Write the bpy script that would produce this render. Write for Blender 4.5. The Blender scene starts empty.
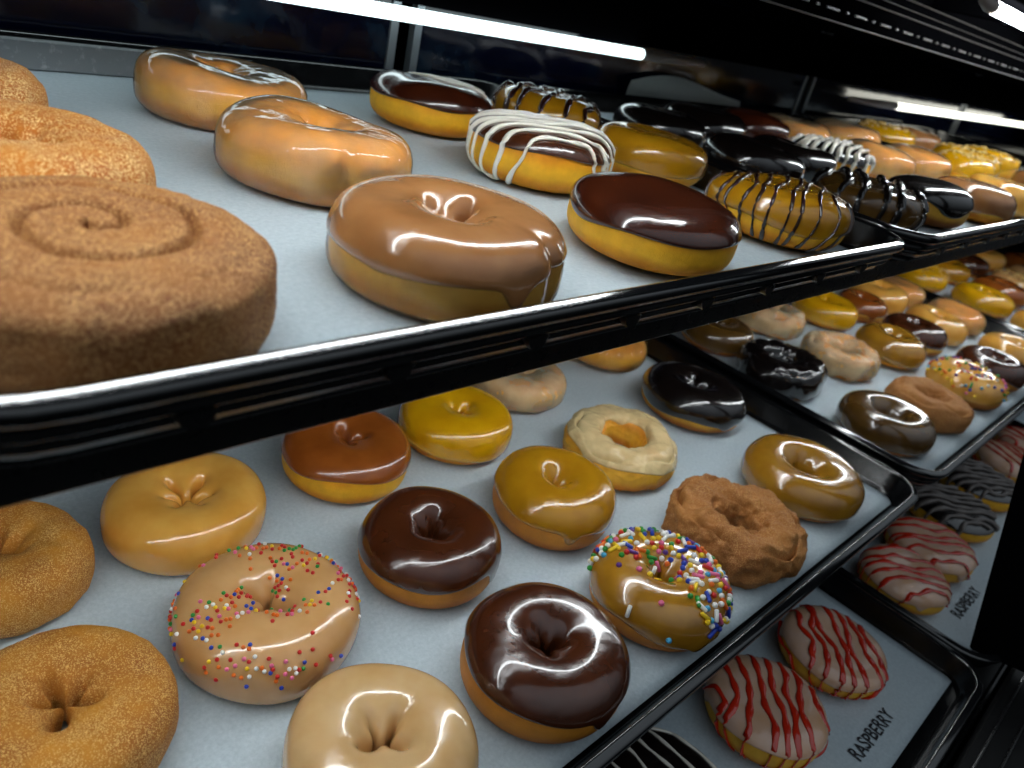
import bpy, math, random
import numpy as np
from mathutils import Vector, Matrix
from mathutils.bvhtree import BVHTree
PI = math.pi
C = bpy.context.scene.collection
random.seed(7)

# ------------------------------------------------------------------ helpers
def link(o, parent=None):
    C.objects.link(o)
    if parent is not None:
        o.parent = parent
    return o

def mesh(name, verts, faces, mat, parent=None, smooth=True, mats=None, fmat=None):
    me = bpy.data.meshes.new(name)
    me.from_pydata([tuple(v) for v in verts], [], [tuple(f) for f in faces])
    for m in (mats or [mat]):
        me.materials.append(m)
    if fmat is not None:
        me.polygons.foreach_set('material_index', fmat)
    if smooth:
        me.polygons.foreach_set('use_smooth', [True] * len(me.polygons))
    me.update()
    return link(bpy.data.objects.new(name, me), parent)

def tag(o, label, cat, group=None):
    o['label'] = label; o['category'] = cat
    if group: o['group'] = group
    return o

def thing(name, label, cat, loc=(0, 0, 0), rz=0, group=None):
    o = bpy.data.objects.new(name, None)
    o.empty_display_size = .01
    C.objects.link(o)
    o.location = loc; o.rotation_euler = (0, 0, rz)
    return tag(o, label, cat, group)

def struct(o):
    o['kind'] = 'structure'
    return o

class MB:
    def __init__(s): s.v = []; s.f = []
    def add(s, v, f):
        n = len(s.v); s.v += [tuple(p) for p in v]; s.f += [tuple(i + n for i in q) for q in f]
    def box(s, x0, x1, y0, y1, z0, z1, M=None, bev=0):
        if bev:
            # box with chamfered edges: 24 verts convex hull built by three shells
            pts = []
            for sx, X in ((1, x0), (-1, x1)):
                for sy, Y in ((1, y0), (-1, y1)):
                    for sz, Z in ((1, z0), (-1, z1)):
                        pts += [(X, Y + sy * bev, Z + sz * bev), (X + sx * bev, Y, Z + sz * bev), (X + sx * bev, Y + sy * bev, Z)]
            import bmesh
            bm = bmesh.new()
            for p in pts: bm.verts.new(p)
            bmesh.ops.convex_hull(bm, input=bm.verts)
            bm.verts.index_update()
            v = [w.co.copy() for w in bm.verts]; f = [[w.index for w in q.verts] for q in bm.faces]
            bm.free()
        else:
            v = [(x, y, z) for x in (x0, x1) for y in (y0, y1) for z in (z0, z1)]
            f = [(0, 1, 3, 2), (4, 6, 7, 5), (0, 4, 5, 1), (2, 3, 7, 6), (0, 2, 6, 4), (1, 5, 7, 3)]
        if M is not None: v = [M @ Vector(p) for p in v]
        s.add(v, f)
    def tube(s, pts, r, n=8, sq=1.0, cap=True):
        P = [Vector(p) for p in pts]
        rad = r if hasattr(r, '__len__') else [r] * len(P)
        v = []; f = []
        for i, p in enumerate(P):
            t = (P[min(i + 1, len(P) - 1)] - P[max(i - 1, 0)])
            if t.length < 1e-9: t = Vector((1, 0, 0))
            t.normalize()
            up = Vector((0, 0, 1)) if abs(t.z) < .92 else Vector((0, 1, 0))
            a = t.cross(up).normalized(); b = a.cross(t).normalized()
            for k in range(n):
                g = 2 * PI * k / n
                v.append(p + a * math.cos(g) * rad[i] + b * math.sin(g) * rad[i] * sq)
        for i in range(len(P) - 1):
            for k in range(n):
                f.append((i * n + k, i * n + (k + 1) % n, (i + 1) * n + (k + 1) % n, (i + 1) * n + k))
        if cap:
            f.append(tuple(reversed(range(n)))); f.append(tuple((len(P) - 1) * n + k for k in range(n)))
        s.add(v, f)
    def build(s, name, mat, parent=None, smooth=False):
        return mesh(name, s.v, s.f, mat, parent, smooth)

# ------------------------------------------------------------------ materials
def lin(c):
    return tuple(((x / 255) / 12.92 if x / 255 <= .04045 else ((x / 255 + .055) / 1.055) ** 2.4) for x in c) + (1,)

class NT:
    def __init__(s, name):
        s.m = bpy.data.materials.new(name); s.m.use_nodes = True
        s.t = s.m.node_tree; s.t.nodes.clear()
        s.out = s.t.nodes.new('ShaderNodeOutputMaterial')
        s.tc = s.t.nodes.new('ShaderNodeTexCoord')
    def n(s, typ, **kw):
        o = s.t.nodes.new(typ)
        for k, v in kw.items():
            if k in o.inputs.keys() if hasattr(o.inputs, 'keys') else False: o.inputs[k].default_value = v
            else: setattr(o, k, v)
        return o
    def l(s, a, b): s.t.links.new(a, b)
    def noise(s, scale, detail=3, rough=.55):
        o = s.t.nodes.new('ShaderNodeTexNoise')
        o.inputs['Scale'].default_value = scale; o.inputs['Detail'].default_value = detail; o.inputs['Roughness'].default_value = rough
        s.l(s.tc.outputs['Object'], o.inputs['Vector']); return o
    def ramp(s, fac, stops, interp='LINEAR'):
        o = s.t.nodes.new('ShaderNodeValToRGB'); o.color_ramp.interpolation = interp
        e = o.color_ramp.elements
        while len(e) < len(stops): e.new(.5)
        for q, (p, c) in zip(e, stops): q.position = p; q.color = c
        s.l(fac, o.inputs['Fac']); return o
    def mix(s, fac, a, b, mode='MIX'):
        o = s.t.nodes.new('ShaderNodeMix'); o.data_type = 'RGBA'; o.blend_type = mode
        for v, i in ((fac, 0), (a, 6), (b, 7)):
            if hasattr(v, 'is_linked'): s.l(v, o.inputs[i])
            else: o.inputs[i].default_value = v
        return o.outputs[2]
    def bump(s, h, strength, dist=.001, prev=None):
        o = s.t.nodes.new('ShaderNodeBump'); o.inputs['Strength'].default_value = strength; o.inputs['Distance'].default_value = dist
        s.l(h, o.inputs['Height'])
        if prev: s.l(prev.outputs[0], o.inputs['Normal'])
        return o
    def bsdf(s, color, rough=.5, coat=0, coat_rough=.06, bump=None, sss=0, spec=.5, metal=0, sssc=None, trans=0, finish=True):
        o = s.t.nodes.new('ShaderNodeBsdfPrincipled')
        if hasattr(color, 'is_linked'): s.l(color, o.inputs['Base Color'])
        else: o.inputs['Base Color'].default_value = color
        if hasattr(rough, 'is_linked'): s.l(rough, o.inputs['Roughness'])
        else: o.inputs['Roughness'].default_value = rough
        o.inputs['Coat Weight'].default_value = coat; o.inputs['Coat Roughness'].default_value = coat_rough
        o.inputs['Specular IOR Level'].default_value = spec; o.inputs['Metallic'].default_value = metal
        if sss:
            o.inputs['Subsurface Weight'].default_value = sss
            o.inputs['Subsurface Radius'].default_value = (1, .55, .25); o.inputs['Subsurface Scale'].default_value = .004
        if bump: s.l(bump.outputs[0], o.inputs['Normal'])
        if finish: s.l(o.outputs[0], s.out.inputs['Surface'])
        return o

def dough_mat(name, low, pale, top, hi=.034):
    """fried dough: browned underside, pale belt where it floated, golden top"""
    n = NT(name)
    sp = n.t.nodes.new('ShaderNodeSeparateXYZ'); n.l(n.tc.outputs['Object'], sp.inputs[0])
    nz = n.noise(70, 4); big = n.noise(24, 2)
    ma = n.t.nodes.new('ShaderNodeMath'); ma.operation = 'MULTIPLY_ADD'
    n.l(sp.outputs['Z'], ma.inputs[0]); ma.inputs[1].default_value = 1 / hi; 
    mb = n.t.nodes.new('ShaderNodeMath'); mb.operation = 'MULTIPLY_ADD'; n.l(big.outputs['Fac'], mb.inputs[0]); mb.inputs[1].default_value = .3; mb.inputs[2].default_value = -.15
    n.l(mb.outputs[0], ma.inputs[2])
    r = n.ramp(ma.outputs[0], [(0, lin(low)), (.2, lin(low)), (.36, lin(pale)), (.5, lin(pale)), (.72, lin(top)), (1, lin(top))])
    col = n.mix(.55, r.outputs[0], n.ramp(nz.outputs['Fac'], [(.3, (.55, .5, .45, 1)), (.7, (1, 1, 1, 1))]).outputs[0], 'MULTIPLY')
    fine = n.noise(1500, 3)
    n.bsdf(col, .55, bump=n.bump(fine.outputs['Fac'], .35, .0006, n.bump(n.noise(220, 4).outputs['Fac'], .3, .0015)), sss=.12, spec=.35)
    return n.m

def icing_mat(name, c1, c2, rough=.22, coat=.7, crough=.07, sss=.08, wav=.35):
    n = NT(name)
    a = n.noise(38, 3)
    col = n.mix(n.ramp(a.outputs['Fac'], [(.35, (0, 0, 0, 1)), (.68, (1, 1, 1, 1))]).outputs[0], lin(c1), lin(c2))
    b1 = n.bump(n.noise(55, 2, .4).outputs['Fac'], wav, .004)
    b2 = n.bump(n.noise(420, 2).outputs['Fac'], .06, .001, b1)
    n.bsdf(col, rough, coat, crough, b2, sss)
    return n.m

def glaze_mat(name, tint, cover, rough=.1):
    """translucent sugar glaze: dough shows through, wet gloss on top"""
    n = NT(name)
    a = n.noise(45, 3)
    b1 = n.bump(n.noise(60, 2, .45).outputs['Fac'], .4, .004)
    di = n.t.nodes.new('ShaderNodeBsdfDiffuse'); di.inputs['Color'].default_value = lin(tint); n.l(b1.outputs[0], di.inputs['Normal'])
    tr = n.t.nodes.new('ShaderNodeBsdfTransparent')
    mr = n.t.nodes.new('ShaderNodeMapRange'); n.l(a.outputs['Fac'], mr.inputs[0])
    mr.inputs[1].default_value = .3; mr.inputs[2].default_value = .7; mr.inputs[3].default_value = max(0, cover - .12); mr.inputs[4].default_value = min(1, cover + .12)
    m1 = n.t.nodes.new('ShaderNodeMixShader'); n.l(mr.outputs[0], m1.inputs[0]); n.l(tr.outputs[0], m1.inputs[1]); n.l(di.outputs[0], m1.inputs[2])
    gl = n.t.nodes.new('ShaderNodeBsdfGlossy'); gl.inputs['Roughness'].default_value = rough; n.l(b1.outputs[0], gl.inputs['Normal'])
    fr = n.t.nodes.new('ShaderNodeFresnel'); fr.inputs[0].default_value = 1.36; n.l(b1.outputs[0], fr.inputs['Normal'])
    m2 = n.t.nodes.new('ShaderNodeMixShader'); n.l(fr.outputs[0], m2.inputs[0]); n.l(m1.outputs[0], m2.inputs[1]); n.l(gl.outputs[0], m2.inputs[2])
    n.l(m2.outputs[0], n.out.inputs['Surface'])
    return n.m

def sugar_mat(name, c1, c2, speck, amount=.5, scale=900):
    n = NT(name)
    big = n.noise(30, 4, .6)
    col = n.mix(n.ramp(big.outputs['Fac'], [(.35, (0, 0, 0, 1)), (.65, (1, 1, 1, 1))]).outputs[0], lin(c1), lin(c2))
    v = n.t.nodes.new('ShaderNodeTexVoronoi'); v.inputs['Scale'].default_value = scale; n.l(n.tc.outputs['Object'], v.inputs['Vector'])
    patch = n.noise(60, 3)
    # grains: cell colour picks which grains are light
    sep = n.t.nodes.new('ShaderNodeSeparateColor'); n.l(v.outputs['Color'], sep.inputs[0])
    ad = n.t.nodes.new('ShaderNodeMath'); ad.operation = 'MULTIPLY_ADD'; n.l(patch.outputs['Fac'], ad.inputs[0]); ad.inputs[1].default_value = .9; ad.inputs[2].default_value = -.45
    ad2 = n.t.nodes.new('ShaderNodeMath'); n.l(sep.outputs[0], ad2.inputs[0]); n.l(ad.outputs[0], ad2.inputs[1])
    g = n.ramp(ad2.outputs[0], [(max(0, 1 - amount - .1), (0, 0, 0, 1)), (min(1, 1 - amount + .15), (1, 1, 1, 1))])
    col = n.mix(g.outputs[0], col, lin(speck))
    inv = n.ramp(v.outputs['Distance'], [(0, (1, 1, 1, 1)), (.7, (0, 0, 0, 1))])
    b = n.bump(inv.outputs[0], .6, .0006, n.bump(n.noise(160, 5, .65).outputs['Fac'], .5, .002))
    n.bsdf(col, .62, bump=b, spec=.45)
    return n.m

def plain(name, c, rough=.5, **k):
    n = NT(name)
    nz = n.noise(k.pop('ns', 120), 3)
    var = k.pop('var', .12); bs = k.pop('bs', .05)
    col = n.mix(nz.outputs['Fac'], lin(c), tuple(x * (1 - var) for x in lin(c)[:3]) + (1,))
    n.bsdf(col, rough, bump=n.bump(nz.outputs['Fac'], bs, .001), **k)
    return n.m

def emit(name, c, s):
    n = NT(name)
    e = n.t.nodes.new('ShaderNodeEmission'); e.inputs[0].default_value = c; e.inputs[1].default_value = s
    n.l(e.outputs[0], n.out.inputs['Surface']); return n.m

M = {}
M['dough'] = dough_mat('fried_dough', (168, 96, 22), (236, 180, 60), (196, 124, 32))
M['dough_gold'] = dough_mat('golden_dough', (232, 148, 12), (252, 188, 40), (236, 150, 16))
M['dough_cake'] = dough_mat('cake_dough', (188, 112, 32), (214, 142, 46), (188, 118, 36))
M['dough_orange'] = dough_mat('orange_dough', (228, 142, 26), (254, 194, 62), (240, 162, 54))
M['choc'] = icing_mat('chocolate_icing', (74, 35, 15), (58, 26, 11))
M['choc_mid'] = icing_mat('milk_chocolate_icing', (152, 82, 28), (132, 66, 20))
M['choc_red'] = icing_mat('glossy_chocolate_icing', (66, 26, 10), (50, 18, 7))
M['choc_black'] = icing_mat('black_chocolate_icing', (20, 13, 11), (12, 8, 8), coat=1)
M['maple'] = icing_mat('maple_icing', (208, 160, 106), (194, 142, 84), sss=.1)
M['maple_dark'] = icing_mat('maple_glaze_icing', (168, 116, 70), (150, 98, 54), sss=.1)
M['tan'] = icing_mat('tan_icing', (230, 172, 80), (216, 150, 58), sss=.1)
M['yellow'] = icing_mat('yellow_icing', (222, 166, 14), (206, 146, 10))
M['ochre'] = icing_mat('ochre_icing', (178, 126, 18), (162, 110, 14))
M['caramel'] = icing_mat('caramel_icing', (172, 122, 30), (148, 100, 22), coat=1)
M['caramel_dark'] = icing_mat('dark_caramel_icing', (96, 68, 26), (78, 52, 18), coat=1)
M['cream'] = icing_mat('cream_maple_icing', (214, 176, 124), (202, 158, 100), sss=.1)
M['pink'] = icing_mat('pale_pink_glaze', (222, 186, 166), (216, 168, 128), sss=.1)
M['glaze'] = glaze_mat('sugar_glaze', (252, 218, 172), .15)
M['cream_glaze'] = glaze_mat('cream_glaze', (246, 226, 170), .62, .16)
M['glaze_white'] = glaze_mat('thick_white_glaze', (252, 236, 196), .34, .16)
M['glaze_tan'] = glaze_mat('clear_glaze', (236, 190, 110), .22)
M['sugar'] = sugar_mat('cinnamon_sugar', (206, 126, 30), (176, 94, 20), (242, 204, 138), .30, 2300)
M['sugar_low'] = sugar_mat('golden_cinnamon_sugar', (208, 138, 38), (166, 94, 24), (234, 186, 108), .26, 2600)
M['cinnamon'] = sugar_mat('brown_cinnamon_sugar', (168, 106, 46), (122, 64, 24), (216, 164, 100), .30, 2600)
M['crumb'] = sugar_mat('cinnamon_crumb', (182, 118, 54), (150, 88, 36), (206, 152, 88), .26, 2600)
M['white'] = icing_mat('white_drizzle', (240, 234, 220), (228, 220, 205), sss=.05, wav=.1)
M['grey_drizzle'] = icing_mat('dull_chocolate_drizzle', (112, 104, 100), (92, 84, 80), rough=.4, coat=.1, wav=.1)
M['red'] = icing_mat('raspberry_drizzle', (212, 46, 20), (186, 32, 14), wav=.1)
M['dark_drizzle'] = icing_mat('chocolate_drizzle', (46, 20, 8), (34, 14, 6), wav=.1)
M['nut'] = plain('chopped_nut', (214, 180, 110), .6)
SPR = {}
for k, c in dict(red=(200, 30, 22), orange=(232, 110, 20), yellow=(240, 200, 30), green=(40, 140, 50), blue=(30, 60, 170), white=(240, 238, 232), pink=(232, 110, 150), cyan=(70, 160, 200), purple=(90, 40, 130)).items():
    SPR[k] = plain(k + '_sprinkle', c, .35, var=.05, bs=0)

def black_mat(name, c, rough, scuff=.0, coat=0, spec=.5):
    n = NT(name)
    a = n.noise(140, 5, .7); b = n.noise(900, 2)
    rr = n.t.nodes.new('ShaderNodeMapRange'); n.l(a.outputs['Fac'], rr.inputs[0]); rr.inputs[3].default_value = rough * .7; rr.inputs[4].default_value = rough * 1.35
    col = n.mix(n.ramp(a.outputs['Fac'], [(.55, (0, 0, 0, 1)), (.8, (1, 1, 1, 1))]).outputs[0], lin(c), tuple(min(1, x + scuff) for x in lin(c)[:3]) + (1,))
    n.bsdf(col, rr.outputs[0], coat, .1, n.bump(b.outputs['Fac'], .06, .0008), spec=spec)
    return n.m
M['tray'] = black_mat('black_tray_plastic', (9, 10, 12), .21, .012, spec=.5)
M['rim'] = black_mat('glossy_tray_rim', (13, 14, 16), .11, .0, coat=1)
M['shelf'] = black_mat('black_powder_coat', (7, 7, 8), .45, spec=.25)
M['rail'] = black_mat('black_rail_metal', (18, 18, 19), .28)
M['ridge'] = black_mat('worn_rail_edge', (46, 42, 38), .35)
M['hood'] = black_mat('matt_black_panel', (4, 4, 5), .6, spec=0)
M['alu'] = plain('brushed_aluminium', (165, 172, 178), .4, metal=.7)
M['capm'] = plain('tube_end_plastic', (190, 178, 170), .45)
M['ink'] = plain('black_ink', (36, 38, 44), .7)
n = NT('dark_door_glass')
gw = n.noise(14, 4, .6)
n.bsdf(n.mix(n.ramp(gw.outputs['Fac'], [(.52, (0, 0, 0, 1)), (.78, (1, 1, 1, 1))]).outputs[0], lin((5, 8, 28)), lin((34, 54, 70))), .10, bump=n.bump(gw.outputs['Fac'], .12, .004), spec=.4)  # teal noise patches put mottled reflections into the glass colour
M['glass'] = n.m
n = NT('bakery_paper')
pa = n.noise(34, 4, .6); pb = n.noise(420, 4, .7)
n.bsdf(n.mix(n.ramp(pb.outputs['Fac'], [(.3, (0, 0, 0, 1)), (.7, (1, 1, 1, 1))]).outputs[0], lin((176, 192, 200)), lin((198, 211, 218))), .42,
       bump=n.bump(pb.outputs['Fac'], .12, .0006, n.bump(pa.outputs['Fac'], .5, .003)), spec=.4)
M['paper'] = n.m
M['tube'] = emit('led_tube_light', (.92, .98, 1, 1), 38)
M['tube_under'] = emit('led_tube_light_under', (.93, .98, 1, 1), 25)
M['tube_back'] = emit('led_tube_light_back', (.80, .97, 1, 1), 3.2)
M['tube_warm'] = emit('led_tube_warm', (1, .99, .86, 1), 3.2)

# ------------------------------------------------------------------ numpy surfaces
def nz(P, freq, seed, n=7):
    """smooth noise: sum of random plane waves; P (...,3) -> (...)"""
    rs = np.random.RandomState(seed)
    out = 0
    for i in range(n):
        k = rs.normal(size=3); k /= np.linalg.norm(k)
        out = out + np.sin((P @ k) * freq * (.6 + .8 * rs.rand()) + rs.rand() * 6.28)
    return out / math.sqrt(n) * 1.2

def sg(x, e): return np.sign(x) * np.abs(x) ** e

class Form:
    def __init__(s, R=.043, H=.034, hole=.007, ex=.8, ez=.85, lump=.04, fold=.25, k=5, seed=1, dim=.08,
                 sx=1, sy=1, crumb=0, crack=0, swirl=0, seam=0, rise=0):
        s.__dict__.update(locals())
        s.disc = hole <= 0
    def S(s, th, t):
        R, H = s.R, s.H
        c = np.cos(t); sn = np.sin(t)
        if s.disc:
            r = R * np.abs(c) ** s.ex
            z = H * .5 * (1 + sg(sn, s.ez))
            top = np.clip(sn, 0, 1)
            z = z - s.dim * H * np.exp(-(r / (.4 * R)) ** 2) * top
        else:
            a = (R + s.hole) / 2; b = (R - s.hole) / 2
            r = a + b * sg(c, s.ex)
            z = H * .5 * (1 + sg(sn, np.where(sn > 0, s.ez, .6)))
            inn = np.clip(-c, 0, 1) ** 1.5
            ph = s.seed * 1.7
            fo = np.cos(s.k * th + ph + 1.1 * np.sin(th + ph)) * .7 + .5 * np.cos((s.k - 2) * th - ph)
            r = r + s.fold * b * inn * fo * (.35 + .65 * np.clip(sn + .5, 0, 1))
            r = np.maximum(r, .0012)
            # gentle saddle towards the hole
            z = z - s.dim * H * inn * np.clip(sn, 0, 1)
        x = r * np.cos(th); y = r * np.sin(th)
        P = np.stack([x, y, z], -1)
        lx = 1 + s.lump * nz(P * [1, 1, .3], 55, s.seed)
        P[..., 0] *= lx; P[..., 1] *= lx
        P[..., 2] *= 1 + s.lump * 1.2 * nz(P * [1, 1, 0], 60, s.seed + 3) * np.clip(P[..., 2] / H, 0, 1)
        if s.seam:                                        # crease running down over the side
            w = np.exp(-((np.angle(np.exp(1j * (th - s.seam)))) / .09) ** 2)
            P[..., 0] *= 1 - .055 * w; P[..., 1] *= 1 - .055 * w
        if s.swirl:
            rr = np.hypot(P[..., 0], P[..., 1])
            q = rr / (R * .36) - th / (2 * PI) + .12 * nz(P, 50, s.seed + 9)
            fr = q - np.floor(q)
            g = np.exp(-((fr - .5) / .075) ** 2) * np.clip((.86 * R - rr) / (.2 * R), 0, 1)
            P[..., 2] -= s.swirl * g * np.clip(sn, 0, 1)
        if s.crack:                                       # ring-shaped split of an old fashioned
            tc = 1.05 + .18 * np.sin(3 * th + s.seed) + .1 * np.sin(7 * th)
            g = np.exp(-((t - tc) / .13) ** 2) * (.55 + .45 * np.sin(5 * th + s.seed * 2))
            g2 = np.exp(-((t - 2.3 - .2 * np.sin(2 * th)) / .15) ** 2) * (.5 + .5 * np.sin(4 * th + 1))
            P[..., 2] -= s.crack * (g + .7 * g2)
            lob = .05 * np.abs(np.sin(2.5 * th + s.seed)) - .03
            P[..., 0] *= 1 + lob; P[..., 1] *= 1 + lob
        if s.crumb:
            d = s.crumb * (nz(P, 300, s.seed + 11, 9) * .6 + .55 * (1 - 2 * np.abs(nz(P, 260, s.seed + 13, 6))) + .35 * nz(P, 800, s.seed + 15, 9) + .2 * nz(P, 1700, s.seed + 17, 9))
            nr = np.stack([np.cos(th) * c, np.sin(th) * c, sn * np.ones_like(th)], -1)
            P = P + nr * d[..., None]
        P[..., 2] = np.maximum(P[..., 2], .0)
        P[..., 0] *= s.sx; P[..., 1] *= s.sy
        return P
    def SN(s, th, t, off):
        e = 2e-3
        P = s.S(th, t)
        a = s.S(th + e, t) - s.S(th - e, t); b = s.S(th, t + e) - s.S(th, t - e)
        n = np.cross(a, b); l = np.linalg.norm(n, axis=-1, keepdims=True)
        n = np.where(l > 1e-14, n / np.maximum(l, 1e-14), [0, 0, 1.])
        return P + n * np.asarray(off)[..., None], n

def grid_faces(nr, nc, closed_r=False):
    f = []
    for i in range(nr if closed_r else nr - 1):
        j = (i + 1) % nr
        for k in range(nc):
            q = (k + 1) % nc
            f.append((i * nc + k, i * nc + q, j * nc + q, j * nc + k))
    return f

def top_t(F, q0, n):
    """profile parameters spread evenly in radius over the top of a disc, from q0*R to the centre"""
    return np.arccos(np.linspace(q0, .012, n) ** (1 / F.ex))

def body(F, mat, parent, name='dough', nc=72, nr=36):
    th = np.linspace(0, 2 * PI, nc, endpoint=False)
    if F.disc:
        m = nr // 2; tt = top_t(F, .88, nr - m)
        t = np.concatenate([-top_t(F, .88, 7)[::-1], np.linspace(-tt[0], tt[0], m)[1:-1], tt])
        nr = len(t)
        T, H = np.meshgrid(t, th, indexing='ij'); P = F.S(H, T)
        v = P.reshape(-1, 3); f = grid_faces(nr, nc)
        b = v[:nc].mean(0); tp = v[-nc:].mean(0); v = np.concatenate([v, [b, tp]])
        nb = nr * nc
        f += [(nb, (k + 1) % nc, k) for k in range(nc)] + [(nb + 1, (nr - 1) * nc + k, (nr - 1) * nc + (k + 1) % nc) for k in range(nc)]
    else:
        t = np.linspace(-PI, PI, nr, endpoint=False)
        T, H = np.meshgrid(t, th, indexing='ij'); P = F.S(H, T)
        v = P.reshape(-1, 3); f = grid_faces(nr, nc, True)
    return mesh(name, v, f, mat, parent)

def icing(F, mat, parent, edge=.15, amp=.18, thick=.0014, name='icing', nc=96, nr=26, drip=0, inner=PI + .5, seed=0, kk=5):
    rs = np.random.RandomState(F.seed + 50 + seed)
    th = np.linspace(0, 2 * PI, nc, endpoint=False)
    e = edge + sum(amp * (.55 / (1 + i * .35)) * np.sin((i + 1) * th + rs.rand() * 6.28) for i in range(kk))
    for _ in range(drip):
        c0 = rs.rand() * 6.28
        e = e - (.18 + .3 * rs.rand()) * np.exp(-((np.angle(np.exp(1j * (th - c0)))) / .12) ** 2)
    e = np.maximum(e, -1.15)
    end = PI / 2 - .02 if F.disc else inner
    u = np.concatenate([[0, 0, .012, .03], np.linspace(.06, 1, nr - 4)])
    T = e[None, :] + u[:, None] * (end - e)[None, :]
    if F.disc:
        m = nr // 2; tt = top_t(F, .86, nr - m); uu = np.linspace(0, 1, m - 3)[1:]
        u1 = np.concatenate([[0, 0, .03, .08], .08 + .92 * uu * .97])
        T = np.concatenate([e[None, :] + u1[:, None] * (tt[0] - e)[None, :], np.repeat(tt[:, None], nc, 1)])
    off = np.concatenate([[-.0006, .0002, .75 * thick, thick * 1.05], np.full(nr - 4, thick)])
    if not F.disc: off[-2] = .3 * thick; off[-1] = -.0006
    H = np.broadcast_to(th[None, :], T.shape)
    wob = 1 + .25 * nz(F.S(H, T), 130, F.seed + 77)
    P, N = F.SN(H, T, off[:, None] * np.where(off[:, None] > 0, wob, 1))
    P[..., 2] = np.maximum(P[..., 2], .0004)
    v = P.reshape(-1, 3); f = grid_faces(nr, nc)
    if F.disc:
        tp = v[-nc:].mean(0); v = np.concatenate([v, [tp]]); nb = nr * nc
        f += [(nb, (nr - 1) * nc + k, (nr - 1) * nc + (k + 1) % nc) for k in range(nc)]
    return mesh(name, v, f, mat, parent)

def bvh_of(objs):
    v = []; f = []
    for o in objs:
        n0 = len(v); v += [w.co.copy() for w in o.data.vertices]; f += [[i + n0 for i in p.vertices] for p in o.data.polygons]
    return BVHTree.FromPolygons(v, f)

def drizzle(F, objs, paths, mat, parent, r=.0013, sq=.75, name='drizzle', over=1.0):
    """lay ropes of icing over the top; each path a list of (x, y) in donut radii; they run down the side at the rim"""
    tree = bvh_of(objs); mb = MB()
    for path in paths:
        pts = []
        # densify
        for (x0, y0), (x1, y1) in zip(path[:-1], path[1:]):
            k = max(2, int(math.hypot(x1 - x0, y1 - y0) / .06))
            for i in range(k): pts.append((x0 + (x1 - x0) * i / k, y0 + (y1 - y0) * i / k))
        pts.append(path[-1])
        q = []
        for x, y in pts:
            rad = math.hypot(x, y); X, Y = x * F.R * F.sx, y * F.R * F.sy
            if rad < .93:
                h = tree.ray_cast(Vector((X, Y, .2)), Vector((0, 0, -1)))
                if h[0] is None: continue
                q.append(h[0] + h[1] * r * .35)
            else:                                   # down the side
                dz = F.H * (.62 - (rad - .93) * 2.6)
                dz = max(dz, .0015 + r * 1.1)
                d = Vector((X, Y, 0)).normalized()
                h = tree.ray_cast(Vector((d.x * .12, d.y * .12, dz)), -d)
                if h[0] is None: continue
                q.append(h[0] + h[1] * r * .35)
        if len(q) > 2:
            for _ in range(2):
                q = [w for a_, b_ in zip(q[:-1], q[1:]) for w in (a_, (a_ + b_) / 2)] + [q[-1]]
            for _ in range(4):
                q = [q[0]] + [(q[i - 1] + q[i] * 2 + q[i + 1]) / 4 for i in range(1, len(q) - 1)] + [q[-1]]
            for i, p in enumerate(q):                    # settle the rope back on to the surface
                d = p - Vector((0, 0, F.H * .4)); d.normalize()
                near = tree.ray_cast(Vector((0, 0, F.H * .4)) + d * .2, -d)
                if near[0] is not None:
                    q[i] = near[0] + near[1] * r * sq * .45
                    q[i].z = max(q[i].z, r * 1.05)
            n = len(q); rad = [r * (.9 + .2 * math.sin(i * .22 + n)) for i in range(n)]
            rad[0] *= .45; rad[-1] *= .75
            mb.tube(q, rad, 8, sq)
    return mb.build(name, mat, parent, True)

def zig(n, span=.95, ext=1.08, ang=0., jit=.05, seed=0, gap=False):
    """zigzag of n strokes across the disc"""
    rs = random.Random(seed); path = []
    for i in range(n):
        o = -span + 2 * span * i / (n - 1)
        L = math.sqrt(max(.02, ext * ext - o * o * .98))
        a = (-L, o + rs.uniform(-jit, jit)); b = (L, o + rs.uniform(-jit, jit) + span / n)
        mids = [(L * q, a[1] + (b[1] - a[1]) * (q + 1) / 2 + rs.uniform(-jit, jit) * 1.3) for q in (-.6, -.25, .15, .55)]
        seg = [a] + mids + [b]
        if i % 2: seg.reverse()
        path.append(seg)
    rot = lambda p: (p[0] * math.cos(ang) - p[1] * math.sin(ang), p[0] * math.sin(ang) + p[1] * math.cos(ang))
    if gap: return [[rot(p) for p in s] for s in path]
    return [[rot(p) for s in path for p in s]]

# sprinkle meshes (one of each kind and colour, shared by their copies)
import bmesh
def ico(r, sub=2):
    bm = bmesh.new(); bmesh.ops.create_icosphere(bm, subdivisions=sub, radius=r)
    v = [w.co.copy() for w in bm.verts]; f = [[w.index for w in q.verts] for q in bm.faces]; bm.free(); return v, f
def rod(r, L):
    mb = MB(); mb.tube([(-L / 2, 0, 0), (-L / 2 + r * .4, 0, 0), (L / 2 - r * .4, 0, 0), (L / 2, 0, 0)], [r * .55, r, r, r * .55], 8); return mb.v, mb.f
SM = {}
def sprinkle_mesh(kind, col, r):
    key = (kind, col, r)
    if key not in SM:
        v, f = ico(r) if kind == 'bead' else rod(r * .72, r * 4.2)
        me = bpy.data.meshes.new(kind + '_sprinkle'); me.from_pydata([tuple(p) for p in v], [], f); me.materials.append(SPR[col])
        me.polygons.foreach_set('use_smooth', [True] * len(me.polygons)); SM[key] = me
    return SM[key]

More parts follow.
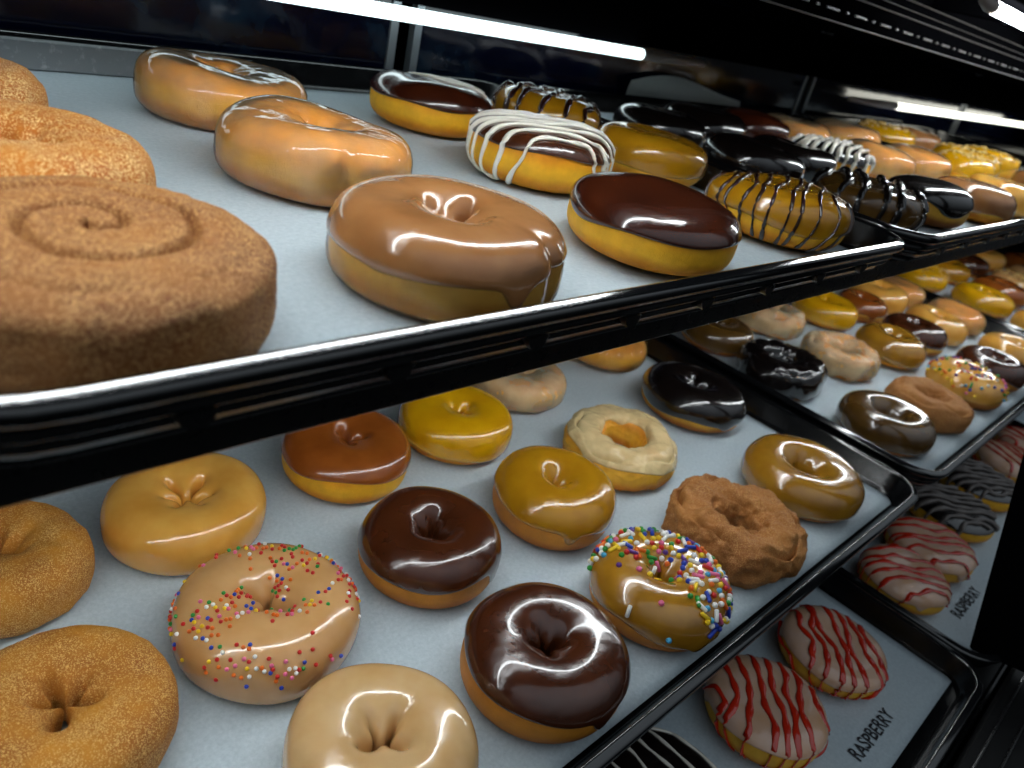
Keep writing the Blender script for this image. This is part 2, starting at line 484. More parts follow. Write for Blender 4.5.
def sprinkles(F, parent, n, cols, r, rods=0., seed=0, thick=.0014, dens=None, lim=(.25, 2.9)):
    rs = random.Random(seed); placed = []; tries = 0
    while len(placed) < n and tries < n * 30:
        tries += 1
        th = rs.uniform(0, 2 * PI); t = rs.uniform(*lim)
        w = abs(F.R * .55 + F.R * .45 * math.cos(t)) / F.R
        if rs.random() > w: continue
        if dens and rs.random() > dens(th, t): continue
        P, N = F.SN(np.array([th]), np.array([t]), np.array([thick + r * .45]))
        p = Vector(P[0]); nn = Vector(N[0])
        if any((p - q[0]).length < r * 1.7 for q in placed): continue
        placed.append((p, nn, rs.choice(cols), 'rod' if rs.random() < rods else 'bead', rs.uniform(0, 6.28)))
    rest = MB(); rm = []; mats = list(SPR.values()); names = list(SPR.keys())
    # largest in view: nearest the camera side (front/left) first
    placed.sort(key=lambda q: -(q[0].z * 1.2 - q[0].y * .6 - q[0].x * .6))
    for i, (p, nn, col, kind, a) in enumerate(placed):
        q = nn.to_track_quat('Z', 'Y').to_matrix() @ Matrix.Rotation(a, 3, 'Z')
        if i < 100:
            o = bpy.data.objects.new('sprinkle', sprinkle_mesh(kind, col, r)); C.objects.link(o); o.parent = parent
            o.matrix_local = Matrix.Translation(p) @ q.to_4x4()
        else:
            me = sprinkle_mesh(kind, col, r)
            n0 = len(rest.f)
            rest.add([p + q @ v.co for v in me.vertices], [list(f.vertices) for f in me.polygons])
            rm += [names.index(col)] * (len(rest.f) - n0)
    if rest.v:
        o = mesh('sprinkles', rest.v, rest.f, None, parent, True, mats, rm); o['kind'] = 'stuff'

def nuts(F, objs, parent, n, r, mat, seed=0):
    """chopped nuts strewn over the icing, one part"""
    rs = random.Random(seed); mb = MB()
    for i in range(n):
        th = rs.uniform(0, 6.28); t = rs.uniform(.5, PI / 2 if F.disc else 2.6)
        P, N = F.SN(np.array([th]), np.array([t]), np.array([.0014]))
        v, f = ico(r * rs.uniform(.7, 1.3), 1)
        S = Matrix.Diagonal((rs.uniform(.7, 1.3), rs.uniform(.7, 1.3), rs.uniform(.5, .9)))
        mb.add([Vector(P[0]) + S @ p for p in v], f)
    o = mb.build('chopped_nuts', mat, parent); o['kind'] = 'stuff'; return o
ZU, ZL, ZT = 0.0, -.2091, -.31

# ------------------------------------------------------------------ trays and papers
def rrect(x0, x1, y0, y1, d, r, n=9, rl=None):
    R1 = max(r - d, .003); R2 = max((rl or r) - d, .003); pts = []
    for r, cx, cy, a0 in ((R1, x1 - d - R1, y0 + d + R1, -PI / 2), (R1, x1 - d - R1, y1 - d - R1, 0), (R2, x0 + d + R2, y1 - d - R2, PI / 2), (R2, x0 + d + R2, y0 + d + R2, PI)):
        for i in range(n):
            a = a0 + PI / 2 * i / (n - 1); pts.append((cx + r * math.cos(a), cy + r * math.sin(a)))
    return pts

WALL = [(.0125, -.0045), (.0105, -.001), (.0095, .0015), (.0066, .0024), (.006, .0032), (.0068, .0042), (.0068, .0062), (.0046, .0067), (.004, .0076),
        (.005, .0086), (.0042, .0120), (.0016, .0125), (.0008, .0133), (0, .0145), (.0001, .0166), (.0008, .0177), (.0016, .01805), (.0021, .01825), (.0045, .01892), (.0050, .01905), (.0060, .0189), (.0068, .0170)]
INNER = [(.0125, .0030), (.0142, .0003), (.0168, -.0009)]
def tray(label, x0, x1, y0, y1, z, inner=1.0, lugs=(), rl=None, group='black trays in the display case'):
    root = thing('bakery_tray', label, 'tray', ((x0 + x1) / 2, y0, z), 0, group)
    ox, oy = (x0 + x1) / 2, y0
    prof = WALL + [(.0068 + (d - .0068) * inner, zz) for d, zz in INNER]
    v = []; f = []; nl = None
    for d, zz in prof:
        L = rrect(x0, x1, y0, y1, d, .034, 9, rl); nl = len(L)
        v += [(px - ox, py - oy, zz) for px, py in L]
    f = grid_faces(len(prof), nl)
    f = [tuple(reversed(q)) for q in f]
    f.append(tuple(reversed(range(nl)))); f.append(tuple((len(prof) - 1) * nl + k for k in range(nl)))
    fm = [1 if len(WALL) - 8 <= i // nl < len(WALL) - 1 else 0 for i in range(len(f))]; fm[-2:] = [0, 0]
    o = mesh('tray_body', v, f, None, root, True, [M['tray'], M['rim']], fm)
    for p in o.data.polygons:
        if len(p.vertices) > 8: p.use_smooth = False
    for lx in lugs:
        mb = MB(); n = 12; r = .0050
        for yy in (.0035, .0078): mb.v += [(lx - ox + r * math.cos(PI + PI * i / n), yy, .0066 + .0052 * math.sin(PI + PI * i / n)) for i in range(n + 1)]
        mb.f.append(tuple(range(n + 1))); mb.f.append(tuple(reversed(range(n + 1, 2 * n + 2))))
        for i in range(n): mb.f.append((i + n + 1, i + n + 2, i + 1, i))
        mb.f.append((n, 2 * n + 1, n + 1, 0))
        mb.build('lug', M['rail'], root)
    return root

def paper(label, x0, x1, y0, y1, z, seed=0, corner=.012, lift=0):
    root_loc = ((x0 + x1) / 2, (y0 + y1) / 2, z)
    nx, ny = 60, 44; rs = random.Random(seed); v = []
    ph = [rs.uniform(0, 6.28) for _ in range(6)]
    for s in (0, -.0003):
        for j in range(ny + 1):
            for i in range(nx + 1):
                x = x0 + (x1 - x0) * i / nx; y = y0 + (y1 - y0) * j / ny
                dx = min(x - x0, x1 - x); dy = min(y - y0, y1 - y)
                w = .00012 * (math.sin(x * 90 + ph[0] + 2 * math.sin(y * 30 + ph[1])) + math.sin(y * 110 + ph[2] + 1.5 * math.sin(x * 40)))
                zz = -.00025 + w * min(1, dx / .02) * min(1, dy / .02)
                if lift: zz += lift * max(0, 1 - dx / .03) ** 2 * max(0, 1 - dy / .05) ** 2
                v.append((x - root_loc[0], y - root_loc[1], zz + s))
    N = (nx + 1) * (ny + 1); f = []
    for j in range(ny):
        for i in range(nx):
            a = j * (nx + 1) + i; q = (a, a + 1, a + nx + 2, a + nx + 1)
            f.append(q); f.append(tuple(N + k for k in reversed(q)))
    ring_ = [i for i in range(nx + 1)] + [j * (nx + 1) + nx for j in range(1, ny + 1)] + [ny * (nx + 1) + i for i in range(nx - 1, -1, -1)] + [j * (nx + 1) for j in range(ny - 1, 0, -1)]
    for a, b in zip(ring_, ring_[1:] + ring_[:1]): f.append((a, N + a, N + b, b))
    o = mesh('tray_liner', v, f, M['paper'])
    o.location = root_loc
    return tag(o, label, 'paper liner', 'white paper liners in the trays')

TR_U = [(-.022, .546), (.557, 1.160), (1.172, 1.775)]
TR_L = [(-.030, .672), (.690, 1.335), (1.350, 1.995)]
TR_T = [(.060, .6395), (.6425, 1.240), (1.252, 1.850)]
tray('black tray of glazed, drizzled and filled donuts on the upper shelf, nearest', *TR_U[0], .2395, .672, ZU, lugs=(.055, .117, .178, .234, .291, .35, .41, .47), rl=.05)
tray('second black tray on the upper shelf, with orange donuts at its back', *TR_U[1], .2395, .672, ZU, lugs=(.62, .68, .74, .80, .86, .92, .98, 1.04, 1.1))
tray('black tray at the far right end of the upper shelf, cut off by the frame', *TR_U[2], .2395, .672, ZU)
tray('large black tray of ring donuts with sprinkles on the lower shelf, nearest', *TR_L[0], .1775, .62, ZL)
tray('black tray on the lower shelf beyond the sprinkle donuts, holding the lumpy black ring', *TR_L[1], .1775, .62, ZL)
tray('farthest black tray on the lower shelf, at the right edge of the photo', *TR_L[2], .1775, .62, ZL)
tray('dim black tray of two red-striped donuts on the bottom deck, nearest', *TR_T[0], .066, .50, ZT, .6)
tray('dim black tray on the bottom deck with the black-drizzled donuts, beyond the gap', *TR_T[1], .066, .50, ZT, .6)
tray('farthest dim black tray on the bottom deck behind the post', *TR_T[2], .066, .50, ZT, .6)
for (a, b), s, lb in zip(TR_U, (1, 2, 3), ('white paper under the glazed donuts on the upper shelf, nearest tray', 'white paper in the second upper tray under striped and orange donuts', 'white paper in the far upper tray at the photo edge')):
    paper(lb, a + .0172, b - .0172, .2395 + .0172, .672 - .0172, ZU, s)
for (a, b), s, lb in zip(TR_L, (4, 5, 6), ('large white paper under the ring donuts and sprinkle donuts on the lower shelf', 'white paper in the second lower tray beneath the lumpy black ring', 'white paper in the farthest lower tray, almost covered by donuts')):
    paper(lb, a + .0172, b - .0172, .1775 + .0172, .62 - .0172, ZL, s)
def lettered(lb, x0, x1, y0, s, word, tx, ty, w, h, rot=0):
    p = paper(lb, x0, x1, y0, .485, ZT, s)
    cu = bpy.data.curves.new('lettering', 'FONT'); cu.body = word; cu.size = .01; cu.extrude = .00004; cu.offset = .00012; cu.space_character = 1.02
    t = bpy.data.objects.new('lettering', cu); C.objects.link(t)
    bpy.context.view_layer.update()
    me = bpy.data.meshes.new_from_object(t.evaluated_get(bpy.context.evaluated_depsgraph_get()))
    bpy.data.objects.remove(t)
    xs = [v.co.x for v in me.vertices]; ys = [v.co.y for v in me.vertices]
    rs = random.Random(3)
    for v in me.vertices:
        u = (v.co.x - min(xs)) / (max(xs) - min(xs)); q = (v.co.y - min(ys)) / (max(ys) - min(ys))
        v.co.x = u * w; v.co.y = q * h + .0006 * math.sin(u * 29); v.co.z += .0003
    me.materials.clear(); me.materials.append(M['ink'])
    o = bpy.data.objects.new('lettering', me); C.objects.link(o); o.parent = p
    o.location = (tx - p.location.x, ty - p.location.y, 0); o.rotation_euler.z = rot
lettered('grey-white paper on the bottom deck marked RASPBERRY beside the two nearest striped donuts', TR_T[0][0] + .0125, TR_T[0][1] - .0135, .0875, 7, 'RASPBERRY', .474, .1035, .066, .0105)
lettered('grey-white paper on the bottom deck beyond the gap, with small blurred black lettering', TR_T[1][0] + .0125, TR_T[1][1] - .0125, .0875, 8, 'RASPBERRY', .718, .1085, .066, .0105)
paper('white paper in the farthest bottom tray behind the post', TR_T[2][0] + .0125, TR_T[2][1] - .0125, .0875, .485, ZT, 9)

# ------------------------------------------------------------------ the display case
def panel(name, x0, x1, y0, y1, z0, z1, mat, bev=.0012):
    mb = MB(); mb.box(x0, x1, y0, y1, z0, z1, bev=bev); return mb.build(name, mat)
X0, X1 = -.62, 2.75
def shelf(label, y0, y1, z0, z1):
    r = thing('display_shelf', label, 'shelf', ((X0 + X1) / 2, y0, z0))
    L = (X1 - X0) / 2 - .004
    mb = MB(); mb.box(-L, L, .004, y1 - y0, 0, z1 - z0, bev=.001); mb.build('shelf_panel', M['shelf'], r)
    mb = MB(); mb.box(-L, L, 0, .0036, -.0001, z1 - z0 - .001, bev=.001); mb.build('front_lip', M['rail'], r)
    return r
shelf('black shelf carrying the upper trays, its dark front edge crossing the photo', .2595, .668, -.0205, -.0047)
shelf('black shelf under the lower trays, stepped out further than the one above', .197, .668, ZL - .0205, ZL - .0047)
shelf('black bottom deck under the dim trays with striped donuts', .060, .668, ZT - .0205, ZT - .0047)
# black kick rail in front of the bottom deck
r = thing('front_rail', 'black front rail of the bottom deck in the dark lower right corner', 'rail', (1.0, .03, ZT - .05))
mb = MB(); mb.box(-1.6, 1.7, -.04, .028, 0, .058, bev=.003); mb.build('rail_body', M['shelf'], r)
for yy in (-.03, .004, .018):
    mb = MB(); mb.tube([(-1.6, yy, .0585), (1.7, yy, .0585)], .0011, 8); mb.build('ridge', M['rail'], r)

# shelf overhead with slotted front rail
r = thing('slotted_shelf', 'black shelf overhead at the upper right with thin bright ridges and slots', 'shelf', (1.05, .395, .134))
mb = MB(); mb.box(-1.65, 1.68, .009, .249, .0005, .006, bev=.0006); mb.build('shelf_panel', M['hood'], r)
mb = MB(); mb.box(-1.65, 1.68, 0, .0085, 0, .048, bev=.001); mb.build('front_rail', M['hood'], r)
for zz, rr in ((.0012, .0007), (.0210, .0008), (.0270, .0005), (.0340, .0008)):
    mb = MB(); mb.tube([(-1.65, -.0008, zz), (1.68, -.0008, zz)], rr, 8); mb.build('ridge', M['ridge'], r)
x = -.55; k = 0
while x < .95 and k < 50:
    L = .024 if k % 2 == 0 else .006
    mb = MB(); mb.box(x, x + L, -.0016, -.0001, .0085, .0105, bev=.0005); mb.build('slot_plate', M['ridge'], r)
    x += L + .012; k += 1

# back doors: dark glass in thin frames, a header above carrying the tube lights
hd = panel('wall_header', X0, X1, .645, .668, .0745, .1335, M['hood']); struct(hd)
doors = [(-.60, .4335), (.4515, 1.226), (1.248, 2.02), (2.04, 2.74)]
for i, (a, b) in enumerate(doors):
    fr = MB(); 
    fr.box(a, a + .008, .684, .692, -.36, .40); fr.box(b - .008, b, .684, .692, -.36, .40)
    fr.box(a + .008, b - .008, .684, .692, .392, .40); fr.box(a + .008, b - .008, .684, .692, -.36, -.352)
    d = struct(fr.build('door_%d' % (i + 1), M['alu']))
    g = MB(); g.box(a + .0082, b - .0082, .686, .690, -.3518, .3918); g.build('glass_pane', M['glass'], d)
for nm, bx in (('wall_back', (X0, X1, .72, .74, -.40, .46)), ('wall_left', (X0 - .02, X0, .03, .74, -.40, .46)), ('wall_right', (X1, X1 + .02, -.02, .74, -.40, .46)),
               ('ceiling', (X0 - .02, X1 + .02, .16, .74, .46, .48)), ('floor', (X0 - .02, X1 + .02, -.6, .74, -.42, -.40))):
    struct(panel(nm, *bx, M['hood']))

# leaning post of the case front
r = thing('case_post', 'black leaning post of the case front hiding the right of the bottom deck', 'post', (.676, .09, ZT + .02))
th = math.atan(.242)
Mx = Matrix.Rotation(-th, 4, 'X')
mb = MB(); mb.box(-.008, .010, -.100, .0035, -.012, .74, Mx, .002); mb.build('post_body', M['hood'], r)
mb = MB(); mb.box(-.0095, -.0082, -.09, -.072, .01, .73, Mx); mb.build('edge_trim', M['rail'], r)

# tube lights
def tube_light(label, x0, x1, y, z, rad, housing, mat, cap0=.03, cap1=.03, hz=.004, hh=.01, hw=.016):
    r = thing('tube_light', label, 'light', ((x0 + x1) / 2, y, z), 0, 'tube lights of the case')
    L = (x1 - x0) / 2
    mb = MB(); mb.tube([(-L, 0, 0), (L, 0, 0)], rad, 16); mb.build('light_tube', mat, r, True)
    for s, cl in ((-1, cap0), (1, cap1)):
        mb = MB(); mb.tube([(s * (L + .0003), 0, 0), (s * (L + cl * .3), 0, 0), (s * (L + cl), 0, .001)], [rad * 1.02, rad * 1.02, rad * .6], 12); mb.build('end_cap', M['capm'], r, True)
    if housing:
        mb = MB(); mb.box(-L - cap0, L + cap1, -.008, hw, rad + hz, rad + hz + hh, bev=.001); mb.build('housing', M['hood'], r)
        for bx in (-L * .8, 0, L * .8):
            mb = MB(); mb.box(bx - .006, bx + .006, .010, .0749, -.004, rad + hz + .001, bev=.001); mb.build('bracket', M['hood'], r)
    return r
tube_light('bright white tube light at the back above the glazed donuts', .06, .722, .636, .0670, .0056, False, M['tube_back'], .03, .125)
tube_light('bright white tube light at the back right above the orange donuts', 1.492, 2.55, .636, .0530, .0062, False, M['tube_warm'], .20, .03)
tube_light('bright tube light at the top right corner of the photo', .735, 1.55, .32, .173, .0052, True, M['tube'])
tube_light('front tube light over the cinnamon roll, above the view', -.42, .42, .32, .173, .0052, True, M['tube'])
tube_light('tube light under the upper shelf over the ring donuts', -.30, .62, .305, -.0335, .004, False, M['tube_under'])
tube_light('tube light under the upper shelf over the second lower tray', .70, 1.66, .305, -.0335, .004, False, M['tube_under'])

# a pale folded paper sheet leaning against the dark glass
v = []; f = []; nn = 14
for s in (0, .0006):
    for i in range(nn + 1):
        for j in range(7):
            u = i / nn; w = j / 6
            x = .77 + .26 * u; hgt = (.028 + .022 * math.sin(u * 2.3)) * (1 - .55 * u)
            v.append((x - .9, .001 + .006 * math.sin(u * 9 + w * 2) * (1 - w) + s, hgt * (w - 0) + .004 * math.sin(u * 6) + .006))
K = (nn + 1) * 7
for i in range(nn):
    for j in range(6):
        a = i * 7 + j; q = (a, a + 7, a + 8, a + 1); f += [q, tuple(K + t for t in reversed(q))]
o = mesh('paper_sheet', v, f, plain('grey_paper', (215, 222, 218), .7)); o.location = (.9, .6735, 0)
tag(o, 'pale grey folded paper leaning at the dark back glass behind black donuts', 'paper')

# ------------------------------------------------------------------ donuts
GU = 'donuts on the upper shelf'; GL = 'donuts on the lower shelf'; GT = 'donuts on the bottom deck'
def D(name, label, x, y, z, rz=0, group=None, cat='donut'):
    return thing(name, label, cat, (x, y, z), rz, group)

# --- upper tray, left column
t = D('cinnamon_roll', 'big brown sugar-dusted cinnamon roll with a swirl, front left of the upper tray', .053, .3065, ZU, .5, GU, 'cinnamon roll')
F = Form(.0512, .0325, 0, .34, .5, .02, seed=11, dim=.02, swirl=.0055, crumb=.00035)
body(F, M['cinnamon'], t, nc=220, nr=120)
t = D('sugar_donut', 'golden sugared donut behind the cinnamon roll on the upper tray', .060, .3965, ZU, 0, GU)
body(Form(.0460, .034, .006, .66, .75, .02, .3, 5, seed=21, dim=.12, crumb=.00035), M['sugar'], t, nc=120, nr=60)
t = D('sugar_donut', 'golden sugared donut at the upper left edge, farthest back in its column', .050, .4905, ZU, 0, GU)
body(Form(.046, .036, .006, .72, .8, .03, .3, 5, seed=22, dim=.12, crumb=.00035), M['sugar'], t, nc=100, nr=50)

# added grey strip standing in for a bright reflection on the tray's back wall
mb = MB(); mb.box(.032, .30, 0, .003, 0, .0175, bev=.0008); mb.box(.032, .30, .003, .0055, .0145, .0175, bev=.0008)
o = mb.build('reflection_strip', black_mat('grey_reflection_paint', (120, 124, 128), .4, .25), None); o.location = (-.02 + .0, .6455, .0002)
tag(o, 'added grey strip for the bright reflection on the back wall, nearest upper tray', 'reflection strip')
# --- upper tray, glazed column
def glazed(label, x, y, z, R, H, seed, icing_m, dm, edge=-.75, rz=0, group=GU, fold=.35, hole=.005, seam=0, dim=.2, k=5, nc=120, nr=34, drip=3, name='glazed_donut', nm='glaze'):
    t = D(name, label, x, y, z, rz, group)
    F = Form(R, H, hole, .62, .8, .035, fold, k, seed=seed, dim=dim, seam=seam)
    body(F, M[dm], t, nc=nc, nr=nr + 8)
    icing(F, M[icing_m], t, edge, .16, .0009, nm, nc, nr, drip)
    return t, F
glazed('pale glazed donut at the back of the upper tray near the silver reflection strip', .210, .553, ZU, .0475, .031, 31, 'glaze', 'dough_orange', -.95)
glazed('glossy glazed donut between the maple ring and the rearmost glazed one', .202, .428, ZU, .0468, .032, 32, 'glaze', 'dough_orange', -.8, seam=4.4)
t, F = glazed('brown maple-glazed donut with a white shine at the front of the upper tray', .181, .303, ZU, .0447, .032, 33, 'glaze_tan', 'dough_orange', -.95, seam=5.15, k=3, fold=.5)
icing(F, M['maple_dark'], t, .12, .16, .0019, 'maple_icing', 120, 34, 2)

def filled(name, label, x, y, z, R, H, seed, im, dm, edge=.12, amp=.16, rz=0, group=GU, sx=1, sy=1, nc=96, nr=26, ex=.5, ez=.7, drip=2, dim=.05, lump=.035, thick=.0016, seam=0):
    t = D(name, label, x, y, z, rz, group)
    F = Form(R, H, 0, ex, ez, lump, seed=seed, dim=dim, sx=sx, sy=sy, seam=seam)
    b = body(F, M[dm], t, nc=nc, nr=nr + 6)
    i = icing(F, M[im], t, edge, amp, thick, 'icing', nc, nr, drip)
    return t, F, [b, i]
# --- chocolate column
t, F, ob = filled('chocolate_donut', 'chocolate-topped donut with white streaks on its far side, back of the upper tray', .373, .552, ZU, .0465, .033, 41, 'choc_red', 'dough_gold', .2, .1, drip=0)
drizzle(F, ob, [[(.5 + .13 * i, -.7 + .2 * i), (.35 + .13 * i, .1), (.1 + .16 * i, .9)] for i in range(4)], M['white'], t, .0016)
t, F, ob = filled('chocolate_donut', 'chocolate donut under thick white zigzag drizzle on the upper tray', .364, .430, ZU, .0462, .036, 42, 'choc', 'dough_gold', .25, .1, drip=0, seam=5.3)
drizzle(F, ob, zig(9, .92, 1.16, -.55, .05, 5), M['white'], t, .0019)
filled('chocolate_donut', 'smooth dark chocolate filled donut at the front of the upper tray', .329, .309, ZU, .0468, .033, 43, 'choc_red', 'dough_gold', .1, drip=0, amp=.12)
# --- caramel column
t, F, ob = filled('caramel_donut', 'tan filled donut with thin dark stripes beside the rounded tray corner', .4795, .314, ZU, .0455, .034, 44, 'ochre', 'dough_gold', -.1)
drizzle(F, ob, zig(11, .92, 1.12, .38, .05, 6, True), M['dark_drizzle'], t, .0015, .6)
filled('caramel_donut', 'smooth tan caramel donut behind the dark chocolate one on the upper tray', .487, .432, ZU, .0425, .034, 45, 'ochre', 'dough_gold', -.1)
t, F, ob = filled('caramel_donut', 'tan donut with broad chocolate stripes at the back of the upper tray', .487, .540, ZU, .0425, .034, 46, 'ochre', 'dough_gold', -.1)
drizzle(F, ob, zig(6, .86, 1.12, .38, .06, 7, True), M['dark_drizzle'], t, .0028)

# --- second upper tray
filled('chocolate_donut', 'plain dark chocolate donut just behind the thin-striped tan one, second upper tray', .618, .415, ZU, .0425, .034, 51, 'choc_black', 'dough', -.3)
filled('chocolate_donut', 'dark chocolate donut at the back left of the second upper tray, half hidden', .622, .520, ZU, .043, .034, 52, 'choc_black', 'dough', -.3)
filled('chocolate_donut', 'dark chocolate donut at the back of the second upper tray below the pale folded paper', .722, .535, ZU, .043, .034, 53, 'choc_black', 'dough', -.3)
t, F, ob = filled('caramel_donut', 'dark caramel donut with broad black bands, front left of second upper tray', .640, .316, ZU, .0425, .033, 54, 'caramel_dark', 'dough', -.5)
drizzle(F, ob, zig(6, .85, 1.12, .38, .05, 8, True), M['choc_black'], t, .0036)
filled('chocolate_donut', 'black chocolate donut with tan sides at the front of the second upper tray', .748, .306, ZU, .039, .033, 55, 'choc_black', 'dough', .15)
filled('maple_donut', 'brown maple donut at the front of the second upper tray right of the black one', .862, .300, ZU, .038, .033, 56, 'maple_dark', 'dough_orange', -.2)
filled('maple_donut', 'orange-brown glazed donut at the front right end of the second upper tray', .985, .302, ZU, .040, .033, 57, 'tan', 'dough_orange', -.5)
filled('chocolate_donut', 'dark chocolate donut between the dark caramel one and the white-streaked one', .706, .425, ZU, .040, .033, 58, 'choc_black', 'dough', -.2)
t, F, ob = filled('chocolate_donut', 'dark donut under dense white streaks in the second upper tray', .800, .428, ZU, .043, .034, 59, 'choc_black', 'dough_gold', .2)
drizzle(F, ob, zig(11, .92, 1.14, .2, .04, 9), M['white'], t, .0027)
def og(label, x, y, R, seed, im='glaze', dm='dough_orange', H=.033, g=GU, z=ZU):
    return filled('glazed_donut', label, x, y, z, R, H, seed, im, dm, -.6, group=g, nc=72, nr=20)
og('orange glazed donut with a bright shine, middle of the second upper tray', .910, .420, .0405, 61)
og('orange glazed donut right of the shiny one, middle row of the second upper tray', 1.030, .418, .0415, 62)
og('long orange glazed donut at the back of the second upper tray, left of its neighbour', .950, .545, .045, 63)
og('orange glazed donut at the back of the second upper tray, right of its neighbour', 1.082, .535, .045, 64)
filled('chocolate_donut', 'dark reddish chocolate donut at the back, touching the first long orange glazed one', .838, .540, ZU, .042, .034, 65, 'choc_red', 'dough', -.2, nc=60, nr=16)
t, F, ob = filled('nut_donut', 'yellow nut-topped donut at the right photo edge, second upper tray', 1.108, .385, ZU, .036, .036, 66, 'yellow', 'dough_gold', 0)
nuts(F, ob, t, 90, .0022, M['nut'], 1)
for i, (x, y, kind) in enumerate([(1.23, .31, 'm'), (1.235, .42, 'n'), (1.345, .42, 'n'), (1.235, .54, 'n'), (1.35, .31, 'm'), (1.36, .54, 'm')]):
    if kind == 'm': filled('maple_donut', ['brown glazed donut at the front left of the far upper tray, at the photo edge', 'brown glazed donut in the far upper tray, second from its left at the front', 'brown glazed donut at the back of the far upper tray'][[0, 4, 5].index(i)], x, y, ZU, .043, .034, 70 + i, 'maple_dark', 'dough_orange', -.3, nc=60, nr=16)
    else:
        t, F, ob = filled('nut_donut', ['yellow nut-topped donut in the far upper tray, nearest of three', 'yellow nut-topped donut in the far upper tray, rightmost of three', 'yellow nut-topped donut in the far upper tray, at its back left'][[1, 2, 3].index(i)], x, y, ZU, .043, .036, 70 + i, 'yellow', 'dough_gold', 0, nc=60, nr=16)
        nuts(F, ob, t, 80, .0024, M['nut'], 2 + i)

# --- lower tray, nearest
def ring(name, label, x, y, z, R, H, seed, im, dm='dough_cake', edge=.05, amp=.14, rz=0, group=GL, hole=.006, fold=.22, k=5, dim=.05, nc=110, nr=34, drip=1, ex=.8, ez=.9, thick=.0016, lump=.025, nm='icing', sx=1, sy=1, seam=0):
    t = D(name, label, x, y, z, rz, group)
    F = Form(R, H, hole, ex, ez, lump, fold, k, seed=seed, dim=dim, sx=sx, sy=sy, seam=seam)
    b = body(F, M[dm], t, nc=nc, nr=nr + 8)
    i = icing(F, M[im], t, edge, amp, thick, nm, nc, nr, drip, seed=1)
    return t, F, [b, i]
ring('glazed_donut', 'golden glazed ring donut at the left under the black shelf edge', .1415, .4345, ZL, .0425, .031, 101, 'tan', 'dough_orange', -.85, hole=.008, fold=.38, k=6)
t, F, ob = ring('sprinkle_donut', 'maple ring donut dotted with tiny round rainbow sprinkles, left front', .1406, .3382, ZL, .0435, .033, 102, 'maple', 'dough_orange', -.9, hole=.007, fold=.25, k=4, drip=4)
sprinkles(F, ob[1], 290, ['red', 'red', 'red', 'orange', 'orange', 'yellow', 'green', 'blue', 'white', 'pink'], .00105, 0, 3,
          dens=lambda th, tt: .12 + .88 * (math.sin(2 * th + 1) + math.sin(3 * th + 3 * tt) + .6 * math.sin(5 * tt + th) > .25), lim=(.0, 2.7))
ring('maple_donut', 'plain shiny maple ring donut cut off by the bottom edge of the photo', .1415, .2425, ZL, .0415, .033, 103, 'cream', 'dough_orange', -.9, hole=.007, fold=.3, k=4)
ring('chocolate_donut', 'milk-chocolate ring donut just below the black shelf edge, left of the yellow one', .2538, .441, ZL, .0428, .034, 104, 'choc_mid', 'dough_gold', .1, hole=.0045, fold=.3, k=3, drip=1)
ring('chocolate_donut', 'dark chocolate ring donut in the middle, between the sprinkle donut and the ochre one', .2461, .338, ZL, .0428, .034, 105, 'choc', 'dough_cake', .12, hole=.0075, fold=.15)
ring('chocolate_donut', 'dark chocolate ring donut at the front, beside the tray edge', .2442, .2385, ZL, .0445, .035, 106, 'choc', 'dough_cake', .12, hole=.006, fold=.2, k=4, rz=.6)
ring('yellow_donut', 'bright yellow iced donut below the black shelf edge', .3519, .438, ZL, .0420, .034, 107, 'yellow', 'dough_gold', -.25, hole=.0035, fold=.3, k=3)
ring('ochre_donut', 'ochre iced ring donut in the middle of the lower tray', .3514, .333, ZL, .0420, .036, 108, 'ochre', 'dough_cake', .02, hole=.003, fold=.15, k=3, dim=.12)
t, F, ob = ring('sprinkle_donut', 'ochre ring donut crowded with large rainbow sprinkles, beside the tray edge', .3465, .237, ZL, .0425, .034, 109, 'caramel', 'dough_cake', -.15, hole=.006, fold=.15)
sprinkles(F, ob[1], 230, list(SPR.keys()) + ['yellow', 'yellow', 'white', 'white', 'green', 'blue'], .0018, .35, 4, dens=lambda th, tt: .04 + .96 * (math.cos(th - 3.35) < .5) * (1 if tt > .25 else .35), lim=(.0, 2.6))
# old fashioned rings
def oldf(label, x, y, z, R, H, seed, mat, im=None, edge=-.4, hole=.009, sx=1, sy=1, rz=0, group=GL, crack=.005, crumb=.0008, nc=200, nr=110, dm=None, ex=.72, drip=5, inner=PI + .5):
    t = D('old_fashioned_donut', label, x, y, z, rz, group)
    F = Form(R, H, hole, ex, .9, .04, .15, 3, seed=seed, dim=0, sx=sx, sy=sy, crumb=crumb, crack=crack)
    b = body(F, M[mat], t, nc=nc, nr=nr)
    if im: icing(F, M[im], t, edge, .25, .0009, 'glaze', nc, nr // 2, drip, inner)
    return t, F
oldf('white-glazed cracked old-fashioned donut behind the brown crumb ring', .4596, .358, ZL, .0500, .0275, 110, 'dough_orange', 'cream_glaze', .3, hole=.017, rz=.7, sx=1.08, sy=.92, crumb=.0007, inner=2.35)
oldf('brown cinnamon-crumb old-fashioned donut with cracked sides near the tray corner', .4535, .2425, ZL, .0480, .031, 111, 'crumb', hole=.0125, rz=2.1, crack=.008, crumb=.0016)
ring('caramel_donut', 'glossy dark caramel ring donut in the right corner of the nearest lower tray', .5735, .2515, ZL, .0485, .030, 112, 'caramel', 'dough_cake', -.35, hole=.013, fold=.1, amp=.25, drip=5)
ring('chocolate_donut', 'nearly black glossy chocolate donut in the shade beside the tray divider', .595, .378, ZL, .0465, .034, 113, 'choc_black', 'dough', -.1, hole=.003, fold=.3)
t = D('sugar_donut', 'large golden sugared ring donut in the bottom left corner', .0440, .330, ZL, .3, GL)
